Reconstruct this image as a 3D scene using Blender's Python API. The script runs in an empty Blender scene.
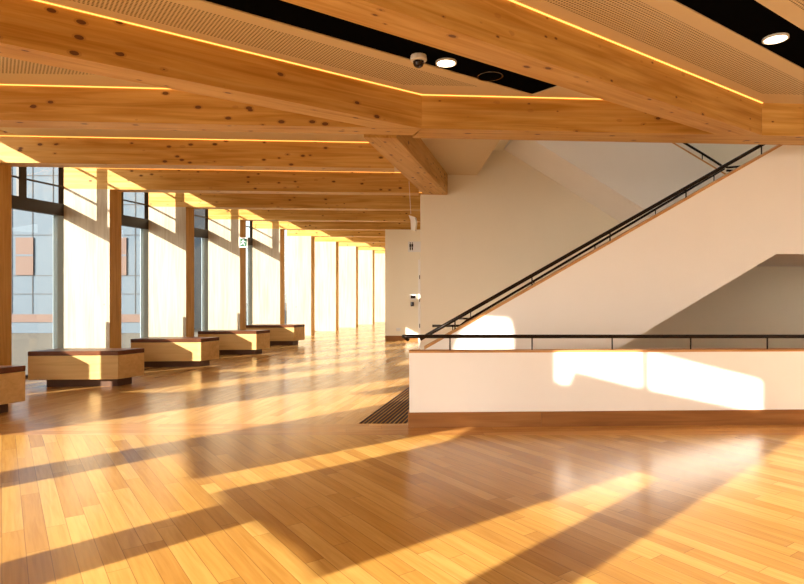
import bpy, bmesh, math, random
from mathutils import Matrix, Vector
random.seed(7)
C = bpy.context.scene.collection
F = 580.0; H = 1.5
SUNX, SUNH = 1.057, 0.426          # horizontal x-travel and drop per metre of y-travel
SOF, CEIL, BTOP = 3.43, 3.83, 4.25  # beam soffit, ceiling panels, beam top
U = 0.071                          # cross-beam direction (1, U)
V = 0.26                           # corridor direction (V, 1)
AX = 1.42                          # fan-beam direction (AX, 1)
AANG = math.atan2(1, AX); UANG = math.atan(U); VANG = math.atan2(1, V)

def P(x, y, Y):                    # point seen at (x, y) at distance Y
    return Vector(((x-402)/F*Y, Y, H+(292-y)/F*Y))
def FL(x, y):
    Y = H*F/(y-292); return ((x-402)/F*Y, Y)

# ---------------------------------------------------------------- materials
def nm(name):
    m = bpy.data.materials.new(name); m.use_nodes = True
    nt = m.node_tree; b = nt.nodes['Principled BSDF']; return m, nt, b
def node(nt, t, **kw):
    n = nt.nodes.new(t)
    for k, v in kw.items(): setattr(n, k, v)
    return n
def mth(nt, op, a, b=None, c=None):
    n = nt.nodes.new('ShaderNodeMath'); n.operation = op
    for i, s in enumerate((a, b, c)):
        if s is None: continue
        if isinstance(s, (int, float)): n.inputs[i].default_value = s
        else: nt.links.new(s, n.inputs[i])
    return n.outputs[0]
def ramp(nt, fac, stops):
    r = nt.nodes.new('ShaderNodeValToRGB'); nt.links.new(fac, r.inputs[0])
    e = r.color_ramp.elements
    while len(e) < len(stops): e.new(0.5)
    for i, (p, c) in enumerate(stops): e[i].position = p; e[i].color = (*c, 1)
    return r.outputs[0]
def mixc(nt, mode, fac, a, b):
    n = nt.nodes.new('ShaderNodeMixRGB'); n.blend_type = mode
    for i, s in enumerate((fac, a, b)):
        if isinstance(s, (int, float)): n.inputs[i].default_value = s
        elif isinstance(s, tuple): n.inputs[i].default_value = (*s, 1)
        else: nt.links.new(s, n.inputs[i])
    return n.outputs[0]
def plain(name, col, rough=0.6, metal=0.0, noise=0.03, scale=6):
    m, nt, b = nm(name)
    tc = node(nt, 'ShaderNodeTexCoord'); n = node(nt, 'ShaderNodeTexNoise')
    n.inputs['Scale'].default_value = scale; n.inputs['Detail'].default_value = 4
    nt.links.new(tc.outputs['Object'], n.inputs['Vector'])
    lo = tuple(max(0, c*(1-noise)) for c in col); hi = tuple(min(1, c*(1+noise)) for c in col)
    nt.links.new(ramp(nt, n.outputs['Fac'], [(0.3, lo), (0.7, hi)]), b.inputs['Base Color'])
    b.inputs['Roughness'].default_value = rough; b.inputs['Metallic'].default_value = metal
    return m
def emis(name, col, s):
    m, nt, b = nm(name)
    b.inputs['Base Color'].default_value = (*col, 1)
    b.inputs['Emission Color'].default_value = (*col, 1); b.inputs['Emission Strength'].default_value = s
    return m
def floor_mat(name, ang, width, length, cols, rough=0.24):
    m, nt, b = nm(name)
    tc = node(nt, 'ShaderNodeTexCoord'); mp = node(nt, 'ShaderNodeVectorRotate', rotation_type='Z_AXIS')
    nt.links.new(tc.outputs['Object'], mp.inputs['Vector']); mp.inputs['Angle'].default_value = -ang
    sp = node(nt, 'ShaderNodeSeparateXYZ'); nt.links.new(mp.outputs[0], sp.inputs[0])
    x, y = sp.outputs[0], sp.outputs[1]
    ry = mth(nt, 'DIVIDE', y, width); row = mth(nt, 'FLOOR', ry)
    w1 = node(nt, 'ShaderNodeTexWhiteNoise', noise_dimensions='1D'); nt.links.new(row, w1.inputs['W'])
    rx = mth(nt, 'ADD', mth(nt, 'DIVIDE', x, length), mth(nt, 'MULTIPLY', w1.outputs['Value'], 7.3)); col = mth(nt, 'FLOOR', rx)
    cb = node(nt, 'ShaderNodeCombineXYZ'); nt.links.new(row, cb.inputs[0]); nt.links.new(col, cb.inputs[1])
    w2 = node(nt, 'ShaderNodeTexWhiteNoise', noise_dimensions='3D'); nt.links.new(cb.outputs[0], w2.inputs['Vector'])
    base = ramp(nt, w2.outputs['Value'], [(0.0, cols[0]), (0.5, cols[1]), (1.0, cols[2])])
    gv = node(nt, 'ShaderNodeCombineXYZ')
    nt.links.new(mth(nt, 'MULTIPLY', x, 2.2), gv.inputs[0]); nt.links.new(mth(nt, 'MULTIPLY', y, 34), gv.inputs[1])
    nt.links.new(mth(nt, 'MULTIPLY', w2.outputs['Value'], 50), gv.inputs[2])
    gn = node(nt, 'ShaderNodeTexNoise'); gn.inputs['Scale'].default_value = 1; gn.inputs['Detail'].default_value = 5
    gn.inputs['Distortion'].default_value = 0.6; nt.links.new(gv.outputs[0], gn.inputs['Vector'])
    grain = ramp(nt, gn.outputs['Fac'], [(0.3, (0.78, 0.72, 0.62)), (0.62, (1, 1, 1))])
    c = mixc(nt, 'MULTIPLY', 0.8, base, grain)
    fy = mth(nt, 'FRACT', ry); fx = mth(nt, 'FRACT', rx)
    ey = mth(nt, 'MINIMUM', fy, mth(nt, 'SUBTRACT', 1, fy)); ex = mth(nt, 'MINIMUM', fx, mth(nt, 'SUBTRACT', 1, fx))
    seam = mth(nt, 'MAXIMUM', mth(nt, 'LESS_THAN', ey, 0.0022/width), mth(nt, 'LESS_THAN', ex, 0.002/length))
    c = mixc(nt, 'MIX', mth(nt, 'MULTIPLY', seam, 0.6), c, (0.16, 0.07, 0.02))
    nt.links.new(c, b.inputs['Base Color'])
    rn = mth(nt, 'ADD', rough-0.06, mth(nt, 'MULTIPLY', gn.outputs['Fac'], 0.12)); nt.links.new(rn, b.inputs['Roughness'])
    b.inputs['Specular IOR Level'].default_value = 0.6
    b.inputs['Coat Weight'].default_value = 0.2; b.inputs['Coat Roughness'].default_value = 0.16
    bp = node(nt, 'ShaderNodeBump'); bp.inputs['Strength'].default_value = 0.12; bp.inputs['Distance'].default_value = 0.002
    nt.links.new(mth(nt, 'SUBTRACT', gn.outputs['Fac'], seam), bp.inputs['Height']); nt.links.new(bp.outputs[0], b.inputs['Normal'])
    return m
def timber(name, cols, axis=0, knot=0.075, kprob=0.45, kscale=(2.4, 4.5), lam=0.045, rough=0.5, lamamt=0.12):
    """glulam / CLT: grain along local axis, thin laminations, brown knots"""
    m, nt, b = nm(name)
    tc = node(nt, 'ShaderNodeTexCoord'); oi = node(nt, 'ShaderNodeObjectInfo')
    sp = node(nt, 'ShaderNodeSeparateXYZ'); nt.links.new(tc.outputs['Object'], sp.inputs[0])
    ax = [sp.outputs[0], sp.outputs[1], sp.outputs[2]]
    l = ax[axis]; a, c_ = [ax[i] for i in range(3) if i != axis]
    off = mth(nt, 'MULTIPLY', oi.outputs['Random'], 40)
    def vec(sl, sa, sc):
        cb = node(nt, 'ShaderNodeCombineXYZ')
        nt.links.new(mth(nt, 'ADD', mth(nt, 'MULTIPLY', l, sl), off), cb.inputs[0])
        nt.links.new(mth(nt, 'ADD', mth(nt, 'MULTIPLY', a, sa), off), cb.inputs[1])
        nt.links.new(mth(nt, 'MULTIPLY', c_, sc), cb.inputs[2]); return cb.outputs[0]
    g = node(nt, 'ShaderNodeTexNoise'); g.inputs['Scale'].default_value = 1; g.inputs['Detail'].default_value = 6; g.inputs['Distortion'].default_value = 0.8
    nt.links.new(vec(0.9, 16, 16), g.inputs['Vector'])
    g2 = node(nt, 'ShaderNodeTexNoise'); g2.inputs['Scale'].default_value = 1; g2.inputs['Detail'].default_value = 3
    nt.links.new(vec(0.5, 3, 3), g2.inputs['Vector'])
    f = mth(nt, 'ADD', mth(nt, 'MULTIPLY', g.outputs['Fac'], 0.6), mth(nt, 'MULTIPLY', g2.outputs['Fac'], 0.4))
    col = ramp(nt, f, [(0.36, cols[0]), (0.5, cols[1]), (0.64, cols[2])])
    if lam:
        src = c_ if axis == 0 else a
        rw = node(nt, 'ShaderNodeTexWhiteNoise', noise_dimensions='1D')
        nt.links.new(mth(nt, 'FLOOR', mth(nt, 'DIVIDE', src, lam)), rw.inputs['W'])
        col = mixc(nt, 'MULTIPLY', lamamt, col, ramp(nt, rw.outputs['Value'], [(0, (0.35, 0.3, 0.25)), (1, (1, 1, 1))]))
    v = node(nt, 'ShaderNodeTexVoronoi'); v.inputs['Scale'].default_value = 1
    nt.links.new(vec(kscale[0], kscale[1], kscale[1]), v.inputs['Vector'])
    sc = node(nt, 'ShaderNodeSeparateColor'); nt.links.new(v.outputs['Color'], sc.inputs[0])
    keep = mth(nt, 'LESS_THAN', sc.outputs[0], kprob)
    size = mth(nt, 'MULTIPLY', mth(nt, 'ADD', sc.outputs[1], 0.5), knot)
    core = mth(nt, 'MULTIPLY', keep, mth(nt, 'LESS_THAN', v.outputs['Distance'], size))
    halo = mth(nt, 'MULTIPLY', keep, mth(nt, 'LESS_THAN', v.outputs['Distance'], mth(nt, 'MULTIPLY', size, 1.5)))
    col = mixc(nt, 'MIX', mth(nt, 'MULTIPLY', halo, 0.35), col, (0.30, 0.11, 0.03))
    col = mixc(nt, 'MIX', mth(nt, 'MULTIPLY', core, 0.85), col, (0.09, 0.025, 0.01))
    nt.links.new(col, b.inputs['Base Color']); b.inputs['Roughness'].default_value = rough
    b.inputs['Specular IOR Level'].default_value = 0.3
    return m

def perf_mat():
    m, nt, b = nm('perforated_panel')
    tc = node(nt, 'ShaderNodeTexCoord'); mp = node(nt, 'ShaderNodeVectorRotate', rotation_type='Z_AXIS')
    nt.links.new(tc.outputs['Object'], mp.inputs['Vector']); mp.inputs['Angle'].default_value = -AANG
    sp = node(nt, 'ShaderNodeSeparateXYZ'); nt.links.new(mp.outputs[0], sp.inputs[0])
    def d(s, p): return mth(nt, 'SUBTRACT', mth(nt, 'FRACT', mth(nt, 'DIVIDE', s, p)), 0.5)
    dx = d(sp.outputs[0], 0.032); dy = d(sp.outputs[1], 0.028)
    r = mth(nt, 'SQRT', mth(nt, 'ADD', mth(nt, 'MULTIPLY', dx, dx), mth(nt, 'MULTIPLY', dy, dy)))
    hole = mth(nt, 'LESS_THAN', r, 0.30)
    nt.links.new(mixc(nt, 'MIX', hole, CREAM, (0.10, 0.06, 0.025)), b.inputs['Base Color'])
    b.inputs['Roughness'].default_value = 0.7
    return m
CREAM = (0.70, 0.56, 0.36)
M = {}
M['floor'] = floor_mat('oak_floor', math.atan2(1, -0.69), 0.115, 1.15, [(0.46, 0.235, 0.050), (0.58, 0.325, 0.074), (0.68, 0.42, 0.12)])
M['floor2'] = floor_mat('oak_floor_corridor', math.atan2(1, 0.26), 0.115, 1.15, [(0.50, 0.26, 0.075), (0.60, 0.335, 0.105), (0.68, 0.42, 0.15)])
M['border'] = floor_mat('oak_border', UANG, 0.13, 1.6, [(0.50, 0.24, 0.07), (0.58, 0.29, 0.085), (0.66, 0.36, 0.12)])
M['beam'] = timber('spruce_beam', [(0.46, 0.225, 0.036), (0.60, 0.335, 0.085), (0.70, 0.43, 0.14)], 0, knot=0.15, kprob=0.5, kscale=(5.5, 10.5))
M['fin'] = timber('spruce_fin', [(0.42, 0.345, 0.25), (0.50, 0.42, 0.31), (0.55, 0.475, 0.36)], 2, knot=0.045, kprob=0.3, lam=0.11, lamamt=0.06)
M['finend'] = timber('spruce_fin_edge', [(0.46, 0.24, 0.055), (0.56, 0.32, 0.085), (0.64, 0.39, 0.12)], 2, knot=0.05, kprob=0.3, lam=0)
M['skirt'] = timber('oak_skirting', [(0.22, 0.085, 0.022), (0.29, 0.12, 0.033), (0.36, 0.16, 0.05)], 0, knot=0.02, kprob=0.1, lam=0)
M['cap'] = timber('oak_capping', [(0.48, 0.23, 0.08), (0.58, 0.30, 0.11), (0.66, 0.37, 0.15)], 0, knot=0.02, kprob=0.1, lam=0)
M['ply'] = timber('plywood_bench', [(0.58, 0.36, 0.13), (0.66, 0.43, 0.17), (0.72, 0.49, 0.21)], 0, knot=0.02, kprob=0.15, lam=0)
M['seat'] = timber('dark_seat_wood', [(0.085, 0.026, 0.010), (0.12, 0.038, 0.014), (0.16, 0.052, 0.019)], 0, knot=0.01, kprob=0.05, lam=0, rough=0.35)
M['plinth'] = plain('dark_plinth', (0.10, 0.04, 0.015), 0.5)
M['white'] = plain('white_plaster', (0.90, 0.86, 0.82), 0.75, noise=0.01, scale=2)
M['wallc'] = plain('cream_plaster', (0.88, 0.80, 0.65), 0.75, noise=0.01, scale=2)
M['ceil'] = plain('ceiling_panel', CREAM, 0.7, noise=0.01)
M['perf'] = perf_mat()
M['black'] = plain('black_recess', (0.003, 0.003, 0.0035), 0.9)
M['black'].node_tree.nodes['Principled BSDF'].inputs['Specular IOR Level'].default_value = 0.0
M['rail'] = plain('bronze_rail', (0.020, 0.013, 0.010), 0.22, 0.6)
M['steel'] = plain('blue_grey_steel', (0.30, 0.38, 0.42), 0.6, 0.0)
M['dark'] = plain('dark_frame', (0.022, 0.014, 0.010), 0.5)
M['plastic'] = plain('white_plastic', (0.78, 0.76, 0.74), 0.4)
M['smoke'] = plain('smoked_dome', (0.02, 0.012, 0.012), 0.12)
M['green'] = plain('sign_green', (0.01, 0.10, 0.05), 0.4)
M['groove'] = plain('dark_strip', (0.03, 0.012, 0.008), 0.7)
M['groove'].node_tree.nodes['Principled BSDF'].inputs['Specular IOR Level'].default_value = 0.1
M['clad'] = plain('pale_cladding', (0.060, 0.090, 0.125), 0.7)
M['cladr'] = plain('terracotta_cladding', (0.11, 0.06, 0.045), 0.7)
M['joint'] = plain('panel_joint', (0.03, 0.035, 0.045), 0.7)
M['paving'] = plain('pale_paving', (0.17, 0.145, 0.11), 0.8, noise=0.1)
M['led'] = emis('warm_led', (1.0, 0.42, 0.09), 2.2)
M['lamp'] = emis('downlight_lens', (1.0, 0.80, 0.55), 14)
def glass():
    m, nt, b = nm('window_glass')
    tr = node(nt, 'ShaderNodeBsdfTransparent'); gl = node(nt, 'ShaderNodeBsdfGlossy'); gl.inputs['Roughness'].default_value = 0.02
    tr.inputs[0].default_value = (0.93, 0.96, 0.97, 1)
    lw = node(nt, 'ShaderNodeLayerWeight'); lw.inputs['Blend'].default_value = 0.5
    fr = mth(nt, 'ADD', 0.03, mth(nt, 'MULTIPLY', mth(nt, 'POWER', lw.outputs['Facing'], 5), 0.5))
    mx = node(nt, 'ShaderNodeMixShader'); nt.links.new(fr, mx.inputs[0]); nt.links.new(tr.outputs[0], mx.inputs[1]); nt.links.new(gl.outputs[0], mx.inputs[2])
    nt.links.new(mx.outputs[0], nt.nodes['Material Output'].inputs['Surface']); return m
M['glass'] = glass()

# ---------------------------------------------------------------- helpers
def empty(name, loc, label=None, cat=None, group=None, kind=None):
    o = bpy.data.objects.new(name, None); C.objects.link(o); o.location = loc; o.empty_display_size = 0.2
    tag(o, label, cat, group, kind); return o
def tag(o, label=None, cat=None, group=None, kind=None):
    if label: o['label'] = label
    if cat: o['category'] = cat
    if group: o['group'] = group
    if kind: o['kind'] = kind
    return o
def link(name, bm, mats, parent=None, mat=Matrix(), bevel=0.0, smooth=False):
    """bm is in world space; mat is the object's own frame"""
    bm.transform(mat.inverted()); bmesh.ops.recalc_face_normals(bm, faces=bm.faces)
    me = bpy.data.meshes.new(name); bm.to_mesh(me); bm.free()
    o = bpy.data.objects.new(name, me); C.objects.link(o)
    if not isinstance(mats, (list, tuple)): mats = [mats]
    for m in mats: me.materials.append(m)
    if parent:
        o.parent = parent
        pm = Matrix.LocRotScale(parent.location, parent.rotation_euler, parent.scale)
        if parent.parent:
            pp = parent.parent; pm = Matrix.LocRotScale(pp.location, pp.rotation_euler, pp.scale) @ pm
        l, r, s = (pm.inverted() @ mat).decompose(); o.location = l; o.rotation_euler = r.to_euler()
    else:
        l, r, s = mat.decompose(); o.location = l; o.rotation_euler = r.to_euler()
    if smooth: me.polygons.foreach_set('use_smooth', [True]*len(me.polygons))
    if bevel:
        b = o.modifiers.new('b', 'BEVEL'); b.width = bevel; b.segments = 2; b.limit_method = 'ANGLE'
    return o
def frame(origin, ang=0.0):
    return Matrix.Translation(Vector(origin)) @ Matrix.Rotation(ang, 4, 'Z')
def add_prism(bm, pts, z0, z1, mi=0):
    """vertical extrusion of an xy polygon; z0/z1 numbers"""
    lo = [bm.verts.new((p[0], p[1], z0)) for p in pts]; hi = [bm.verts.new((p[0], p[1], z1)) for p in pts]
    fs = [bm.faces.new(lo[::-1]), bm.faces.new(hi)]
    n = len(pts)
    for i in range(n): fs.append(bm.faces.new((lo[i], lo[(i+1) % n], hi[(i+1) % n], hi[i])))
    for f in fs: f.material_index = mi
    return fs
def prism(name, pts, z0, z1, mat, parent=None, ang=0.0, bevel=0.0, origin=None):
    bm = bmesh.new(); add_prism(bm, pts, z0, z1)
    return link(name, bm, mat, parent, frame(origin or (pts[0][0], pts[0][1], z0), ang), bevel)
def add_vplate(bm, Y0, slope, pts, th):
    """polygon of (X, z) on the upright plane Y = Y0 + slope X, thickened backwards by th"""
    a = [bm.verts.new((x, Y0+slope*x, z)) for x, z in pts]; b = [bm.verts.new((x, Y0+slope*x+th, z)) for x, z in pts]
    bm.faces.new(a); bm.faces.new(b[::-1]); n = len(pts)
    for i in range(n): bm.faces.new((a[i], b[i], b[(i+1) % n], a[(i+1) % n]))
def vplate(name, Y0, slope, pts, th, mat, parent=None, bevel=0.0):
    bm = bmesh.new(); add_vplate(bm, Y0, slope, pts, th)
    return link(name, bm, mat, parent, frame((pts[0][0], Y0+slope*pts[0][0], 0), math.atan(slope)), bevel)
def add_tube(bm, pts, r, seg=10, closed=False):
    pts = [Vector(p) for p in pts]; rings = []
    for i, p in enumerate(pts):
        if closed: d = (pts[(i+1) % len(pts)]-pts[i-1]).normalized()
        else: d = ((pts[min(i+1, len(pts)-1)]-p).normalized()+(p-pts[max(i-1, 0)]).normalized()).normalized()
        up = Vector((0, 0, 1)) if abs(d.z) < 0.95 else Vector((1, 0, 0))
        s = d.cross(up).normalized(); t = s.cross(d)
        rings.append([bm.verts.new(p+s*r*math.cos(2*math.pi*k/seg)+t*r*math.sin(2*math.pi*k/seg)) for k in range(seg)])
    n = len(rings)
    for i in range(n if closed else n-1):
        A, B = rings[i], rings[(i+1) % n]
        for k in range(seg): bm.faces.new((A[k], A[(k+1) % seg], B[(k+1) % seg], B[k]))
    if not closed: bm.faces.new(rings[0][::-1]); bm.faces.new(rings[-1])
def tube(name, pts, r, mat, parent=None, seg=10, closed=False):
    bm = bmesh.new(); add_tube(bm, pts, r, seg, closed)
    return link(name, bm, mat, parent, Matrix.Translation(Vector(pts[0])), smooth=True)
def add_disc_stack(bm, c, prof, seg=32, mi=0):
    """lathe about the vertical through c; prof = [(r, dz)]"""
    rings = []
    for r, dz in prof:
        rings.append([bm.verts.new((c[0]+r*math.cos(2*math.pi*k/seg), c[1]+r*math.sin(2*math.pi*k/seg), c[2]+dz)) for k in range(seg)])
    for A, B in zip(rings, rings[1:]):
        for k in range(seg): bm.faces.new((A[k], A[(k+1) % seg], B[(k+1) % seg], B[k])).material_index = mi
    bm.faces.new(rings[0]).material_index = mi; bm.faces.new(rings[-1][::-1]).material_index = mi
def lathe(name, c, prof, mat, parent=None, seg=32):
    bm = bmesh.new(); add_disc_stack(bm, c, prof, seg)
    o = link(name, bm, mat, parent, Matrix.Translation(Vector(c)))
    return o
def S(o): o['kind'] = 'structure'; return o

# ---------------------------------------------------------------- lines in plan
def Yg(w, base=6.83): return (base+U*w)/(1-U*AX)            # where fan line w meets the girder front
def fan(w, Y): return (w+AX*Y, Y)
NB = lambda w: (-3.65-w)/2.127                                # inner edge of the raised strip by the near facade
BK = [6.83+2.23*k for k in range(0, 12)]                      # cross-beam front lines: Y = BK + U X
def tipX(Y): return -8.33+V*Y
def glX(Y): return -9.14+V*Y
def solve(base, off):                                         # Y where line X=off+V Y meets Y=base+U X
    return (base+U*off)/(1-U*V)

# ---------------------------------------------------------------- floor
bseam = 6.08
S(prism('floor', [(-16, -9), (14, -9), (14, bseam+U*14*0), (0.083, bseam), (-16, bseam)], -0.2, 0.0, M['floor'], origin=(0, 0, 0)))
S(prism('trim_1', [(-9, bseam), (0.083, bseam), (14, bseam), (14, 6.6), (-9, 6.6)], -0.2, 0.0, M['border'], origin=(0, 0, 0)))
bpy.data.objects['trim_1'].name = 'trim_1'
S(prism('floor', [(-7.5, 6.6), (14, 6.6), (14, 12.2), (4, 34), (-0.3, 34)], -0.2, 0.0, M['floor2'], origin=(0, 0, 0)))

# dark guidance strips by the stair foot, set in the floor
st = empty('stair_warning_strips', (-0.46, 6.62, 0), 'field of dark parallel strips set in the oak floor beside the low white wall', 'floor strips')
for i in range(16):
    x0 = -0.49+i*0.0505
    if x0 < 0.9:
        Y1 = 9.7
        prism('strip', [(x0, 6.62), (x0+0.029, 6.62), (x0+0.029+0.238*(Y1-6.62), Y1), (x0+0.238*(Y1-6.62), Y1)], 0.0, 0.004, M['groove'], st)

# ---------------------------------------------------------------- ceilings
bm = bmesh.new()
def cpoly(pts, mi): add_prism(bm, pts, CEIL, CEIL+0.03, mi)
def cband(w1, w2, mi, e=0.0, e0=0.0):
    cpoly([fan(w1, NB(w1)+e0), fan(w2, NB(w2)+e0), fan(w2, Yg(w2)-e), fan(w1, Yg(w1)-e)], mi)
FR = [-9.49, -5.71, -1.90]                      # fan beam front lines
slots = []
for w0 in FR[:3]:
    nb = w0+3.83-0.54
    cband(w0, w0+0.25, 0)
    a, b_ = w0+0.25, w0+1.02
    cpoly([fan(a, NB(a)), fan(b_, NB(b_)), fan(b_, Yg(b_)-0.35), fan(a, Yg(a)-0.35)], 1)
    cpoly([fan(a, Yg(a)-0.35), fan(b_, Yg(b_)-0.35), fan(b_, Yg(b_)), fan(a, Yg(a))], 0)
    cband(w0+1.02, w0+1.29, 0)
    s0, s1 = w0+1.29, w0+1.95
    ye0 = 6.86 if w0 < -9 else Yg(s0)-0.3; ye1 = ye0-0.30
    slots.append((s0, s1, ye0, ye1))
    cpoly([fan(s0, ye0), fan(s1, ye1), fan(s1, Yg(s1)), fan(s0, Yg(s0))], 0)
    cband(w0+1.95, w0+2.2, 0)
    a, b_ = w0+2.2, w0+3.0
    cpoly([fan(a, NB(a)), fan(b_, NB(b_)), fan(b_, Yg(b_)-0.35), fan(a, Yg(a)-0.35)], 1)
    cpoly([fan(a, Yg(a)-0.35), fan(b_, Yg(b_)-0.35), fan(b_, Yg(b_)), fan(a, Yg(a))], 0)
    cband(w0+3.0, nb, 0)
    if w0 > -6: break
# wedge between the first fan beam and the first cross beam
wA = -10.12
def seg_u(X, d=0.0): return (X, BK[0]+U*X-d)
e = [(wA, 0), (wA-0.28, 0.28)]
pa = fan(wA, Yg(wA)); pl = seg_u(-7.4); pb = fan(wA, 1.2)
inner = [fan(wA-0.35, Yg(wA-0.35)-0.30-0.18), seg_u(-7.1, 0.26), (-7.1, 2.6), fan(wA-0.35, 2.6)]
cpoly([pa, fan(wA-0.35, Yg(wA-0.35)-0.48), seg_u(-7.1, 0.26), pl], 0)
cpoly([pa, fan(wA, 2.6), fan(wA-0.35, 2.6), inner[0]], 0)
cpoly(inner, 1)
S(link('ceiling', bm, [M['ceil'], M['perf']]))
bm = bmesh.new()
add_prism(bm, [(-7.99+V*6.6+0.0, BK[0]+U*-6.3), (1.5, BK[0]+U*1.5), (1.5, 18.2), (3.0, 34), (-7.99+V*34, 34)], CEIL, CEIL+0.03)
S(link('ceiling', bm, [M['ceil']]))
# roofs
S(prism('ceiling', [(-8.33, 2.27), (-.36, -9), (11.2, -9), (11.2, 7.5), (-7.2, 6.4), (glX(6.2), 6.2)], 5.2, 5.35, M['wallc']))
S(prism('ceiling', [(glX(6.2)-.1, 6.2), (.6, 6.9), (.72, 7.3), (1.3, 18), (4, 34), (glX(34)-.1, 34)], 4.27, 4.4, M['wallc']))
# black service slots
for n, (s0, s1, ye0, ye1) in enumerate(slots):
    y0 = NB(s0)
    bm = bmesh.new()
    pts = [fan(s0, y0), fan(s1, y0-0.31), fan(s1, ye1), fan(s0, ye0)]
    add_prism(bm, pts, CEIL+0.012, CEIL+0.022)
    lab = ['black service slot in ceiling holding the dome camera', 'black service slot in ceiling at the top right corner with one downlight', 'black service slot in ceiling beyond the right hand edge'][n]
    o = link('service_slot', bm, M['black'], None, frame((pts[0][0], pts[0][1], CEIL), AANG)); tag(o, lab, 'ceiling slot')

# ---------------------------------------------------------------- beams
def beam(label, pts, ang, strip, z1=BTOP, group=None):
    root = empty('timber_beam', (pts[0][0], pts[0][1], SOF), label, 'beam', group)
    prism('beam_body', pts, SOF, z1, M['beam'], root, ang)
    if strip:
        (x0, y0), (x1, y1), nx, ny = strip
        prism('light_strip', [(x0, y0), (x1, y1), (x1+nx*0.012, y1+ny*0.012), (x0+nx*0.012, y0+ny*0.012)], CEIL-0.008, CEIL-0.001, M['led'], root, ang)
    return root
NA = (0.576, -0.818); NU = (0.071, -0.997)
fl = ['long diagonal timber beam crossing the upper left, ending at the middle of the cross girder',
      'broad diagonal timber beam running from top centre to the right end of the cross girder',
      'diagonal timber beam overhead beyond the top right corner']
for n, w in enumerate(FR[:2]):
    w2 = w-0.54; ys = NB(w)-2.4
    p0 = fan(w, ys); p1 = fan(w, Yg(w)); p2 = fan(w2, Yg(w2)); p3 = fan(w2, ys+0.2)
    beam(fl[n], [p0, p1, p2, p3], AANG, (p0, p1, *NA))
# girder and the cross beam in line with it
xa = fan(FR[0]-0.54, Yg(FR[0]-0.54))[0]; xb = fan(FR[0], Yg(FR[0]))[0]
g = lambda X, d=0: (X, 6.83+U*X+d)
beam('horizontal timber girder over the white stairs, joined by both diagonal beams', [g(xb), g(10), g(10, .43), g(xb-.1, .43)], UANG, (g(xb+0.005), g(4.4), *NU))
xl = glX(6.4)
r = beam('nearest horizontal timber cross beam at left, meeting the long diagonal beam', [g(xl), g(xb-.001), g(xb-.1, .30), g(xl, .30)], UANG, (g(xl+.1), g(xa-.01), *NU))
ords = ['', 'second', 'third', 'fourth', 'fifth', 'sixth', 'seventh', 'eighth', 'ninth', 'tenth', 'eleventh', 'twelfth']
for k in range(1, 12):
    base = BK[k]; h = lambda X, d=0: (X, base+U*X+d)
    xl = glX(solve(base, -9.14))
    xr = [0, 0.0, 0.33, 1.3, 1.3, 1.3, 1.3, 1.3, 1.3, 1.6, 2.1, 2.5][k]
    if k == 1: xr = -0.12
    beam('timber cross beam over the corridor, %s counting from the camera' % ords[k], [h(xl), h(xr), h(xr, .30), h(xl, .30)], UANG, (h(xl+.1), h(xr), *NU))
# edge beam along the corridor
root = empty('timber_beam', (-0.48, 7.26, SOF), 'short deep timber beam running back from the girder to the cream stair wall', 'beam')
bm = bmesh.new(); add_prism(bm, [(-0.48, 7.24), (-0.07, 7.27), (0.905, 11.49), (0.43, 11.46)], SOF, 4.32)
link('beam_body', bm, M['beam'], root, frame((-0.48, 7.26, SOF), VANG))

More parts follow.
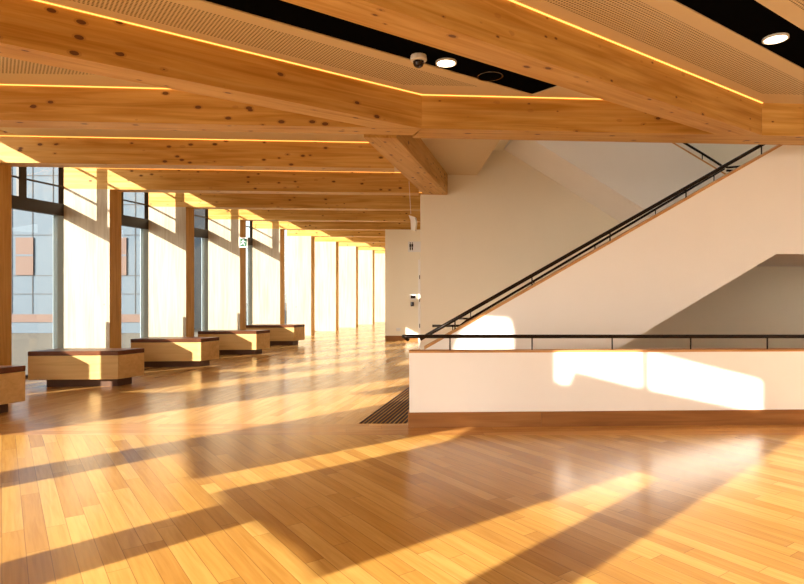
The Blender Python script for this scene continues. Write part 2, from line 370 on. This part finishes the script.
# ---------------------------------------------------------------- fins and corridor windows
finlab = {-2: 'timber fin outside the left of the view, third before the first bench', -1: 'timber fin just outside the left of the view'}
names = ['at the left edge of the view', 'behind the second bench from the camera', 'behind the third bench from the camera', 'with the green exit sign', 'beyond the last bench', 'second beyond the last bench', 'third beyond the last bench', 'fourth beyond the last bench', 'fifth beyond the last bench, by the cream wall', 'hidden behind the cream wall end']
prevback = None
for k in range(-2, 10):
    base = 6.83+2.23*(k+1)
    yf = solve(base, -8.33); yb = yf+0.30
    tf = (tipX(yf), yf); tb = (tipX(yb), yb)
    yr = solve(base, -9.14); rf = (glX(yr), yr); rb = (glX(yr+.3), yr+.3)
    lab = finlab.get(k) or 'upright timber wall fin %s' % names[k]
    bm = bmesh.new(); fs = add_prism(bm, [rf, tf, tb, rb], 0, SOF if k >= -2 else 5)
    for f in fs:
        f.material_index = 0
        n = f.normal; f.normal_update()
        c = f.calc_center_median()
        if abs(c.x-(tf[0]+tb[0])/2) < .02 and abs(c.z-SOF/2) < .1: f.material_index = 1
    bm.verts.ensure_lookup_table()
    o = link('timber_fin', bm, [M['fin'], M['finend']], None, frame((rf[0], rf[1], 0), UANG)); tag(o, lab, 'wall fin')
    # window between previous fin and this one
    if k >= -1:
        y0, y1 = prevback, yr
        framed = k <= 4
        W = empty('window_%d' % (k+2), (glX(y0), y0, 0), kind='structure')
        def gp(y, d=0): return (glX(y)+d, y-d*V)
        def seg(name, ya, yb_, z0, z1, th, mat, dd=0):
            return prism(name, [gp(ya, dd), gp(yb_, dd), gp(yb_, dd-th), gp(ya, dd-th)], z0, z1, mat, W, VANG)
        seg('pane', y0, y1, 0.05, 4.24, 0.012, M['glass'], -0.05)
        if 0 <= k <= 3:                                        # unseen opaque panel, added to shade the bench fronts
            ct = tf[0]-SUNX*tf[1]+.06; cr = glX(y0)-SUNX*y0-.05
            seg('sun_blocker', (-9.14-cr)/(SUNX-V), (-9.14-ct)/(SUNX-V)-.02, 0.05, 1.40, .03, M['steel'], -.08)
        if k == 2:  # another added panel, higher up, cutting the sun that reaches the far wall
            seg('sun_blocker', (-9.14+18.15)/(SUNX-V), (-9.14+18.80)/(SUNX-V), 3.14, 3.97, .03, M['steel'], -.08)
        seg('sill', y0, y1, 0.0, 0.05, 0.1, M['dark'])
        if framed:
            seg('transom', y0, y1, 2.92, 3.14, 0.10, M['dark'])
            seg('glazing_bar', y0, y1, 3.45, 3.475, 0.04, M['dark'])
            seg('glazing_bar', y0, y1, 3.94, 3.965, 0.04, M['dark'])
            ym = y1-0.84
            seg('mullion', ym-.075, ym+.075, 3.14, 4.24, 0.05, M['dark'])
            c0 = rf
            def jamb(name, L, z0, z1, mat, th=.02):
                a = (c0[0], c0[1]); b2 = (c0[0]-SUNX*L, c0[1]-L)
                prism(name, [a, (a[0]-th*.7, a[1]+th*.7), (b2[0]-th*.7, b2[1]+th*.7), b2], z0, z1, mat, W)
            jamb('jamb_plate', .12, 0, 2.92, M['steel'])
            jamb('jamb_post', .06, 3.14, 4.24, M['dark'])
    prevback = yr+0.3

# solid return wall between the corridor glazing and the near facade
c0 = (-8.31, 2.27); y2 = solve(6.83-2.23, -9.14)
S(prism('wall_left', [c0, (glX(y2), y2), (glX(y2)-.2, y2), (c0[0]-.2, c0[1])], 0, 5.2, M['wallc']))
S(prism('wall_outside', [(glX(y2), y2), (-7.3, 6.2), (-7.3-.2, 6.3), (glX(y2)-.2, y2)], 4.27, 5.2, M['wallc']))

# near facade with its window openings; openings mapped from where their light lands
D = Vector((0.707, -1, 0)).normalized(); LD = 1.2247
def fac(p):
    X, Y, Z = p; c = X-SUNX*Y; t = (c+9.01)/1.764; Yf = 1.31-t; k = Y-Yf
    return (t*LD, Z+SUNH*k)
def ff(x, y): X, Y = FL(x, y); return fac((X, Y, 0))
def fp(x, y, Y0, sl):                                         # point on plane Y=Y0+sl X seen at x, y
    r_ = (x-402)/F; Y = Y0/(1-sl*r_); return fac(tuple(P(x, y, Y)))
T = lambda c: (c+9.01)/1.764*LD
holes = []
holes.append([(-1.12, .04), (-1.12, 4.6), (T(-8.44), 4.6), (T(-8.44), .04)])
holes.append([(T(-7.76), .04), (T(-7.76), ff(192, 457)[1]), ff(197, 479), ff(450, 430), ff(474, 427), ff(450, 441), ff(216, 492), (T(-5.60), ff(222, 504)[1]), (T(-5.60), .04)])
holes.append([(T(-4.99), .04), (T(-4.99), ff(257, 521)[1]), ff(300, 550), ff(322, 577), ff(456, 531), ff(627, 475), ff(645, 469), (T(-2.84), ff(652, 478)[1]), (T(-2.84), .04)])
holes.append([(T(-2.27), .04), (T(-2.27), 4.6), (T(0.4), 4.6), (T(0.4), .04)])
for q in range(3):  # extra unseen openings, added for sky fill and warm bounce
    c_ = 0.95+2.78*q; holes.append([(T(c_), .04), (T(c_), 4.6), (T(c_+2.1), 4.6), (T(c_+2.1), .04)])
pp = lambda x, y: fp(x, y, 6.42, .038)
holes.append([pp(556, 347), pp(641.5, 347), pp(641.5, 388), pp(574, 371), pp(567, 385), pp(556, 382)])
holes.append([pp(649.5, 352), pp(761, 380), pp(761, 412), pp(649.5, 389.5)])
sp_ = lambda x, y: fp(x, y, 7.72, .071)
holes.append([sp_(452, 356), sp_(462, 332), sp_(482, 316), sp_(510, 318), sp_(513, 330), sp_(513, 356)])
holes.append([sp_(560, 353), sp_(572, 345.5), sp_(612, 345), sp_(613, 353)])
def poly_wall(name, outer, holes, mw, th, mat):
    cu = bpy.data.curves.new(name, 'CURVE'); cu.dimensions = '2D'; cu.fill_mode = 'BOTH'; cu.extrude = th/2
    for pl_ in [outer]+holes:
        s = cu.splines.new('POLY'); s.points.add(len(pl_)-1); s.use_cyclic_u = True
        for i, q in enumerate(pl_): s.points[i].co = (q[0], q[1], 0, 1)
    tmp = bpy.data.objects.new('tmp', cu); C.objects.link(tmp)
    dg = bpy.context.evaluated_depsgraph_get(); me = bpy.data.meshes.new_from_object(tmp.evaluated_get(dg))
    bpy.data.objects.remove(tmp); me.name = name
    me.materials.clear(); me.materials.append(mat)
    o = bpy.data.objects.new(name, me); C.objects.link(o); o.matrix_world = mw
    return o
N = D.cross(Vector((0, 0, 1)))
mw = Matrix(((D.x, 0, N.x, -7.63), (D.y, 0, N.y, 1.31), (0, 1, 0, 0), (0, 0, 0, 1)))
S(poly_wall('wall_near', [(-1.18, 0), (12.4, 0), (12.4, 5.2), (-1.18, 5.2)], holes, mw, 0.05, M['wallc']))
# ---------------------------------------------------------------- room shell, right and rear
S(prism('wall_rear', [(-.6, -8.8), (12, -8.8), (12, -9), (-.6, -9)], 0, 5.2, M['wallc']))
# right wall with an open band added for sky fill (no sun enters there)
R = 11.0
S(prism('wall_right', [(R, -9), (R, 12.5), (R+.2, 12.5), (R+.2, -9)], 0, .9, M['white']))
S(prism('wall_right', [(R, -9), (R, 12.5), (R+.2, 12.5), (R+.2, -9)], 3.4, 8, M['white']))
S(prism('wall_right', [(R, 0.0), (R, 12.5), (R+.2, 12.5), (R+.2, 0.0)], .9, 3.4, M['white']))
S(prism('wall_fill_blocker', [(8.7, 7.6+.77), (8.9, 7.6+.77), (8.9, 12.05), (8.7, 12.04)], 0, 2.02, M['white']))  # added out-of-view wall, blocks fill light to darken under the landing
# back wall behind the stairs
S(vplate('wall_back', 11.46, U, [(0.37, 0), (R, 0), (R, 8), (0.905, 8), (0.905, SOF), (.37, SOF)], 0.2, M['wallc']))
S(prism('wall_upper', [(0.90, 7.35), (0.905, 11.48), (.70, 11.48), (.70, 7.35)], 4.32, 8, M['wallc']))
S(prism('wall_upper', [g(.70, .435), g(R, .435), g(R, .30), g(.70, .30)], BTOP, 8, M['wallc']))
S(prism('ceiling', [g(.72, .44), g(2.0, .44), (2.0, 11.57), (.92, 11.50), (-.03, 7.30)], 4.32, 4.75, M['wallc']))
S(prism('ceiling', [(.7, 7.2), (3.0, 7.4), (3.0, 12.3), (.7, 12)], 8, 8.1, M['white']))  # gap between these two roofs is added, letting sky light the stair void
S(prism('ceiling', [(6.0, 7.2), (R, 7.4), (R, 12.3), (6.0, 12.3)], 8, 8.1, M['white']))
# recess behind the stair wall and the far block
S(prism('wall_recess', [(2.4, 11.8), (2.6, 11.8), (2.6, 18), (2.4, 18)], 0, SOF, M['wallc']))
Yb = 17.9
S(prism('wall_far', [(-0.52, Yb), (2.4, Yb+.1), (2.4, Yb+.4), (-0.45, Yb+.4)], 0, SOF, M['wallc']))
S(prism('wall_far', [(-0.45, Yb+.4), (-.3, Yb+.4), (3.9, 34), (3.7, 34)], 0, SOF, M['wallc']))
S(prism('wall_end', [(-1, 33.8), (4.2, 33.8), (4.2, 34), (-1, 34)], 0, 4.27, M['wallc']))
S(prism('baseboard_far', [(-0.52, Yb-.015), (.50, Yb+.02), (.50, Yb+.035), (-0.52, Yb)], 0, .15, M['skirt'], ang=0.0))
S(prism('baseboard_end', [(-1, 33.78), (3.6, 33.78), (3.6, 33.8), (-1, 33.8)], 0, .15, M['skirt']))
# door in the far block, only its edge shows
d = empty('door_1', (.52, Yb, 0), kind='structure')
prism('door_frame', [(.50, Yb-.01), (.55, Yb-.01), (.55, Yb+.03), (.50, Yb+.03)], 0, 2.5, M['white'], d)
prism('door_leaf', [(.55, Yb-.005), (1.4, Yb+.03), (1.4, Yb+.05), (.55, Yb+.03)], 0, 2.45, M['white'], d)
for z in (.4, 1.2, 1.9): prism('hinge', [(.535, Yb-.035), (.555, Yb-.035), (.555, Yb-.01), (.535, Yb-.01)], z, z+.12, M['rail'], d)
a = P(413, 297, Yb-.03)
kp = empty('keypad', tuple(a), 'small white card reader with a dark window on the cream wall', 'card reader')
prism('reader_body', [(a.x-.10, Yb-.035), (a.x+.10, Yb-.035), (a.x+.10, Yb-.0), (a.x-.10, Yb-.0)], a.z-.10, a.z+.08, M['plastic'], kp, bevel=.01)
prism('reader_window', [(a.x-.07, Yb-.040), (a.x+.08, Yb-.040), (a.x+.08, Yb-.036), (a.x-.07, Yb-.036)], a.z-.045, a.z+.045, M['smoke'], kp)
a = P(412.3, 305, Yb-.03)
kb = lathe('push_button', (a.x, Yb-.02, a.z), [(.05, -.04), (.055, 0), (.05, .09)], M['smoke']); tag(kb, 'dark oval button on the cream wall below the card reader', 'button')
a = P(398.5, 329.5, Yb-.03)
ou = prism('wall_outlet', [(a.x-.07, Yb-.025), (a.x+.07, Yb-.025), (a.x+.07, Yb), (a.x-.07, Yb)], a.z-.05, a.z+.05, M['plastic'], bevel=.008); tag(ou, 'white socket low on the cream wall above the skirting', 'socket')

# ---------------------------------------------------------------- low parapet with its handrail
pY, pS = 6.42, .038
par = empty('low_parapet', (.083, pY, 0), 'low white plastered wall with oak capping and handrail, in front of the stairs', 'low wall')
vplate('wall_body', pY, pS, [(.083, 0), (9.5, 0), (9.5, .825), (.083, .825)], .15, M['white'], par)
vplate('oak_cap', pY-.004, pS, [(.079, .825), (9.5, .825), (9.5, .847), (.079, .847)], .158, M['cap'], par)
vplate('skirting', pY-.016, pS, [(.083, 0), (1.55, 0), (1.55, .166), (.083, .166)], .016, M['skirt'], par)
vplate('skirting', pY-.016, pS, [(1.553, 0), (9.5, 0), (9.5, .166), (1.553, .166)], .016, M['skirt'], par)
vplate('end_skirting', pY-.016, pS, [(.068, 0), (.083, 0), (.083, .166), (.068, .166)], .17, M['skirt'], par)
hr = empty('handrail', (.0, pY+.07, 1.0), 'long level dark bronze handrail above the low white wall', 'handrail')
ry = lambda X: pY+.075+pS*X
pts = [(.075, ry(0)+.10, .955), (.03, ry(0)+.08, .985), (.015, ry(0)+.03, 1.0), (.05, ry(0), 1.003)]
tube('rail', pts+[(X, ry(X), 1.003-.003*X) for X in (.2, 1, 2, 3, 5, 9.4)], .021, M['rail'], hr, 12)
for x in (450, 532, 612, 690.5, 767, 845, 922):
    X = (x-402)/F*6.5/(1-pS*(x-402)/F)
    tube('post', [(X, ry(X), .845), (X, ry(X), .985-.003*X)], .008, M['rail'], hr, 8)

# ---------------------------------------------------------------- stairs
s1 = 7.72
stair = empty('staircase', (.3, s1, 0), 'white plastered double staircase rising right then back left, behind the low wall', 'staircase')
m1 = .562
cap1 = lambda X: .735+m1*(X-.307)
Xc = 5.42
vplate('stringer_wall', s1, U, [(.307, 0), (1.67, 0), (2.95, .73), (5.22, 2.03), (10.9, 2.03), (10.9, cap1(Xc)), (Xc, cap1(Xc)), (.307, cap1(.307))], .14, M['white'], stair)
vplate('stringer_cap', s1-.006, U, [(.300, cap1(.30)), (Xc, cap1(Xc)), (10.9, cap1(Xc)), (10.9, cap1(Xc)+.028), (Xc-.01, cap1(Xc)+.028), (.300, cap1(.300)+.032)], .155, M['cap'], stair)
# treads of the first flight
prof = [(.95, 0)]
x, z = .95, 0
for i in range(15):
    z += .157; prof.append((x, z)); x += .28; prof.append((x, z))
prof += [(x+.3, 2.20), (5.22, 2.04), (2.97, .75), (1.7, 0)]
vplate('flight', s1+.15, U, prof, 2.0, M['floor2'], stair)
prism('landing', [(5.2, s1+.15+.37), (10.9, s1+.15+.77), (10.9, 11.44+.77), (5.2, 11.44+.36)], 2.03, 2.353, M['white'], stair)
s2 = 10.08
low2 = lambda X: 3.46-.590*(X-3.55); cap2 = lambda X: 4.167-.56*(X-4.87)
vplate('upper_stringer_wall', s2, U, [(2.05, low2(2.05)), (5.85, 2.08), (6.2, 2.36), (6.2, cap2(6.2)), (2.05, cap2(2.05))], .13, M['white'], stair)
vplate('upper_stringer_cap', s2-.006, U, [(2.05, cap2(2.05)), (6.2, cap2(6.2)), (6.2, cap2(6.2)+.03), (2.05, cap2(2.05)+.034)], .145, M['cap'], stair)
prof = [(5.8, 2.1)]
x, z = 6.0, 2.355; prof.append((6.0, z))
for i in range(14):
    z += .157; prof.append((x, z)); x -= .28; prof.append((x, z))
prof += [(2.05, low2(2.05)+.04), (2.05, low2(2.05))]
vplate('upper_flight', s2+.13, U, prof, 1.28, M['white'], stair)
# handrails
def rail_thing(label, path, posts, r=.021):
    t = empty('handrail', tuple(path[0]), label, 'handrail')
    tube('rail', path, r, M['rail'], t, 12)
    for a, b2 in posts: tube('post', [a, b2], .009, M['rail'], t, 8)
    return t
ry1 = lambda X: s1+.07+U*X
rz1 = lambda X: cap1(X)+.165
xx = [.24, 1, 2, 3, 4, 5.2]
posts = []
for x in (455, 532, 610, 686, 761.5):
    X = (x-402)/F*ry1(0)/(1-U*(x-402)/F); posts.append(((X, ry1(X), cap1(X)+.02), (X, ry1(X), rz1(X)-.01)))
rail_thing('sloping dark handrail along the front capping of the first stair flight', [(X, ry1(X), rz1(X)) for X in xx]+[(5.4, ry1(5.4), rz1(5.35)), (7, ry1(7), rz1(5.35))], posts, .026)
ry2 = lambda X: 9.72+U*X
rz2 = lambda X: .95+.582*(X-.98)
posts = []
for x in (452.7, 474, 534, 595, 655.5, 714):
    X = (x-402)/F*ry2(0)/(1-U*(x-402)/F); posts.append(((X, ry2(X), max(.0, rz2(X)-.65)), (X, ry2(X), max(.93, rz2(X))-.01)))
t = rail_thing('dark handrail on the inner side of the first flight, behind the front rail', [(.51, ry2(.5), .93), (.98, ry2(.98), .93)]+[(X, ry2(X), rz2(X)) for X in (1.1, 2, 3, 4, 5, 5.62)], posts)
p3 = [(.88, 11.35, 1.04), (1.0, 11.36, 1.04), (1.35, 11.38, 1.24)]
rail_thing('short dark wall handrail at the foot of the stairs', [(1.07, 10.9, 1.0), (1.2, 10.9, 1.0), (1.33, 10.9, .99)], [((1.29, 10.9, .99), (1.29, 10.9, 1.15))], .018)
ry3 = lambda X: s2+.06+U*X
posts = []
for X in (2.3, 3.3, 4.3, 5.45): posts.append(((X, ry3(X), cap2(X)+.02), (X, ry3(X), cap2(X)+.16)))
rail_thing('dark handrail sloping up to the left on the upper flight', [(X, ry3(X), cap2(X)+.17) for X in (2.1, 2.5, 3.5, 4.5, 5.5)]+[tuple(P(722, 166, 10.5)), tuple(P(728, 167.5, 10.48)), tuple(P(741, 166.5, 10.42)), tuple(P(741.5, 168.5, 10.3)), tuple(P(736, 171, 10.2)), tuple(P(727, 170.5, 10.14))], posts)

# ---------------------------------------------------------------- benches
def bench(FRc, label):
    o = Vector((FRc[0], FRc[1]))
    loc = (o.x, o.y, 0)
    root = empty('bench', loc, label, 'bench', 'long box benches along the window wall')
    return root
b0 = bench((-4.48, 9.15), 'x')
ox, oy = -4.48, 9.15
fr, flc, br, bl = (0, 0), (-1.36, -.10), (.23, .42), (-1.18, .44)
Wp = lambda p: (ox+p[0], oy+p[1])
prism('bench_body', [Wp(fr), Wp(flc), Wp(bl), Wp(br)][::-1], .124, .500, M['ply'], b0, UANG, bevel=.006)
prism('seat', [Wp((.002, -.003)), Wp((-1.362, -.103)), Wp((-1.182, .443)), Wp((.232, .423))][::-1], .502, .572, M['seat'], b0, UANG, bevel=.008)
prism('plinth', [Wp((-.06, .10)), Wp((-1.14, .02)), Wp((-1.08, .38)), Wp((.05, .36))][::-1], 0, .124, M['plinth'], b0, UANG)
spots = [((-4.98, 6.90), 'nearest box bench, cut off by the left edge of the photo'), ((-4.48, 9.15), 'fully visible box bench nearest the camera, plywood sides and dark seat'),
         ((-4.00, 11.55), 'middle box bench, third of five along the windows'), ((-3.47, 13.82), 'box bench just before the farthest one'), ((-3.03, 16.30), 'farthest small looking box bench by the window wall')]
for i, (p, lab) in enumerate(spots):
    if i == 1: r = b0
    else:
        r = b0.copy(); C.objects.link(r); r.location = (p[0], p[1], 0)
        for ch in list(b0.children):
            c = ch.copy(); C.objects.link(c); c.parent = r
    r['label'] = lab

# ---------------------------------------------------------------- ceiling fittings
def downlight(x, y, label, r=.11, on=True):
    p = P(x, y, (CEIL-H)*F/(292-y))
    t = empty('downlight', (p.x, p.y, CEIL), label, 'downlight')
    bm = bmesh.new(); prof = [(r+.012, .012), (r+.012, -.006), (r-.004, -.008), (r-.006, .006)]
    rings = []
    for rr, dz in prof: rings.append([bm.verts.new((p.x+rr*math.cos(2*math.pi*k/36), p.y+rr*math.sin(2*math.pi*k/36), CEIL+dz)) for k in range(36)])
    for A, B in zip(rings, rings[1:]+rings[:1]):
        for k in range(36): bm.faces.new((A[k], A[(k+1) % 36], B[(k+1) % 36], B[k]))
    link('trim_ring', bm, M['plastic'] if on else M['rail'], t, frame((p.x, p.y, CEIL)))
    lathe('lens', (p.x, p.y, CEIL), [(r-.006, .011), (r-.006, .0)], M['lamp'] if on else M['black'], t)
    return t
downlight(446, 63, 'lit round downlight beside the dome camera', .095)
downlight(775.5, 39, 'lit round downlight near the top right corner', .095)
downlight(490, 76, 'unlit dark round speaker ring near the end of the black slot', .13, False)
p = P(418.5, 57, (CEIL-H)*F/(292-57))
cam_t = empty('dome_camera', (p.x, p.y, CEIL), 'white dome security camera with smoked bubble hanging from the black slot', 'security camera')
lathe('housing', (p.x, p.y, CEIL), [(.078, .012), (.082, -.015), (.082, -.035), (.07, -.045)], M['plastic'], cam_t)
lathe('dome', (p.x, p.y, CEIL-.045), [(.055, .0), (.054, -.02), (.045, -.042), (.028, -.056), (.01, -.062)], M['smoke'], cam_t)
# hanging sign on a wire
w = empty('hanging_sign', (.13, 10.1, 2.6), 'white sign seen edge on, hanging on a thin wire from the beams', 'hanging sign')
a = P(408.5, 214, 10.1); b_ = P(416, 231, 10.1)
tube('wire', [(P(409, 181, 10.1).x, 10.1, SOF), (a.x+.04, 10.1, a.z)], .004, M['plastic'], w, 6)
bm = bmesh.new()
vs = [P(408.5, 215, 10.05), P(414.5, 217, 10.05), P(415.8, 221, 10.05), P(414.8, 231, 10.05), P(411, 229.5, 10.05), P(410.5, 220, 10.05)]
f0 = [bm.verts.new(v) for v in vs]; f1 = [bm.verts.new(v+Vector((.03, .08, 0))) for v in vs]
bm.faces.new(f0); bm.faces.new(f1[::-1])
for i in range(6): bm.faces.new((f0[i], f1[i], f1[(i+1) % 6], f0[(i+1) % 6]))
link('sign_body', bm, M['plastic'], w, frame(tuple(vs[0])))
# toilets sign projecting from the stair wall end
ty = 11.50
a = P(408, 241.5, ty); b_ = P(422, 252, ty)
ts = empty('toilet_sign', (a.x, ty, b_.z), 'white flag sign with dark pictograms of two people, projecting from the wall end', 'sign')
prism('sign_plate', [(a.x, ty), (.37, ty), (.37, ty+.02), (a.x, ty+.02)], b_.z, a.z, M['plastic'], ts, bevel=.003)
for cx in (a.x+.045, a.x+.085):
    bm = bmesh.new(); zc = (a.z+b_.z)/2
    for zz0, zz1, w0, w1 in ((.062, .085, .010, .010), (-.005, .055, .017, .017), (-.07, -.01, .015, .009)):
        vs = [(cx-w1, zc+zz0), (cx+w1, zc+zz0), (cx+w0, zc+zz1), (cx-w0, zc+zz1)]
        add_vplate(bm, ty-.004, 0, vs, .004)
    link('pictogram', bm, M['smoke'], ts, frame((cx, ty, zc)))
# exit sign
ey = 15.25
a = P(239, 237.5, ey); b_ = P(247.5, 247.5, ey)
ex = empty('exit_sign', (a.x, ey, b_.z), 'small white edged green exit sign beside a window fin', 'exit sign')
prism('sign_box', [(a.x, ey), (b_.x, ey), (b_.x, ey+.05), (a.x, ey+.05)], b_.z, a.z, M['plastic'], ex, bevel=.004)
prism('sign_face', [(a.x+.03, ey-.004), (b_.x-.02, ey-.004), (b_.x-.02, ey), (a.x+.03, ey)], b_.z+.03, a.z-.03, M['green'], ex)
bm = bmesh.new(); cx = (a.x+b_.x)/2; cz = (a.z+b_.z)/2; s = .11
for vs in ([(-.10, .45), (.12, .45), (.12, .68), (-.10, .68)], [(-.22, -.05), (.10, -.05), (.16, .38), (-.12, .38)], [(-.65, -.5), (-.45, -.6), (.05, -.05), (-.15, .0)], [(.0, -.05), (.16, -.1), (.42, -.65), (.25, -.7)], [(.14, .3), (.5, .05), (.58, .15), (.16, .42)], [(-.14, .3), (-.5, .1), (-.55, .2), (-.14, .42)]):
    add_vplate(bm, ey-.007, 0, [(cx+x*s, cz+z*s) for x, z in vs], .003)
link('running_figure', bm, M['plastic'], ex, frame((cx, ey, cz)))

# ---------------------------------------------------------------- outside
S(prism('ground', [(-70, -60), (60, -60), (60, 90), (-70, 90)], -.25, -.21, M['paving'], origin=(0, 0, 0)))
bY = 24.0
B = empty('building', (-20, bY, 0), 'pale blue grey panelled building with brick coloured band, seen through the windows', 'building')
prism('wall', [(-34, bY), (-9.5, bY), (-9.5, bY+8), (-34, bY+8)], -.2, 11, M['clad'], B)
bm = bmesh.new()
for x in [-34+i*.85 for i in range(29)]: add_prism(bm, [(x, bY-.02), (x+.035, bY-.02), (x+.035, bY-.002), (x, bY-.002)], .6, 11)
for z in (1.4, 2.16, 3.84, 5.1, 6.3, 7.5, 8.7): add_prism(bm, [(-34, bY-.02), (-9.5, bY-.02), (-9.5, bY-.002), (-34, bY-.002)], z, z+.035)
link('panel_joints', bm, M['joint'], B, frame((-34, bY, 0)))
prism('brick_band', [(-34, bY-.04), (-9.5, bY-.04), (-9.5, bY-.021), (-34, bY-.021)], .25, .58, M['cladr'], B)
for x0 in (-15.95, -12.1, -19.2):
    wnd = prism('brick_panel', [(x0, bY-.06), (x0+.72, bY-.06), (x0+.72, bY-.021), (x0, bY-.021)], 2.2, 3.75, M['cladr'], B)
    prism('panel_rail', [(x0, bY-.07), (x0+.72, bY-.07), (x0+.72, bY-.061), (x0, bY-.061)], 2.98, 3.05, M['clad'], wnd)

# ---------------------------------------------------------------- light
sun = bpy.data.lights.new('sun', 'SUN'); sun.energy = 15.5; sun.angle = math.radians(0.4); sun.color = (1.0, 0.89, 0.74)
so = bpy.data.objects.new('sun', sun); C.objects.link(so)
so.rotation_euler = Vector((SUNX, 1, -SUNH)).to_track_quat('-Z', 'Y').to_euler()
W = bpy.data.worlds.new('World'); bpy.context.scene.world = W; W.use_nodes = True
nt = W.node_tree; bg = nt.nodes['Background']
sky = nt.nodes.new('ShaderNodeTexSky'); sky.sky_type = 'NISHITA'; sky.sun_disc = False
sky.sun_elevation = math.atan(SUNH/math.hypot(SUNX, 1)); sky.sun_rotation = math.atan2(-SUNX, -1)
hs = nt.nodes.new('ShaderNodeHueSaturation'); hs.inputs['Saturation'].default_value = 0.45
nt.links.new(sky.outputs[0], hs.inputs['Color']); nt.links.new(hs.outputs[0], bg.inputs[0]); bg.inputs[1].default_value = 0.36

cam = bpy.data.cameras.new('Camera'); cam.sensor_width = 36; cam.lens = F/804*36
co = bpy.data.objects.new('Camera', cam); C.objects.link(co); co.location = (0, 0, H); co.rotation_euler = (math.radians(90), 0, 0)
cam.clip_start = .05; cam.clip_end = 300
sc = bpy.context.scene; sc.camera = co
sc.view_settings.view_transform = 'Standard'; sc.view_settings.look = 'None'; sc.view_settings.gamma = 1; sc.view_settings.exposure = 0.20
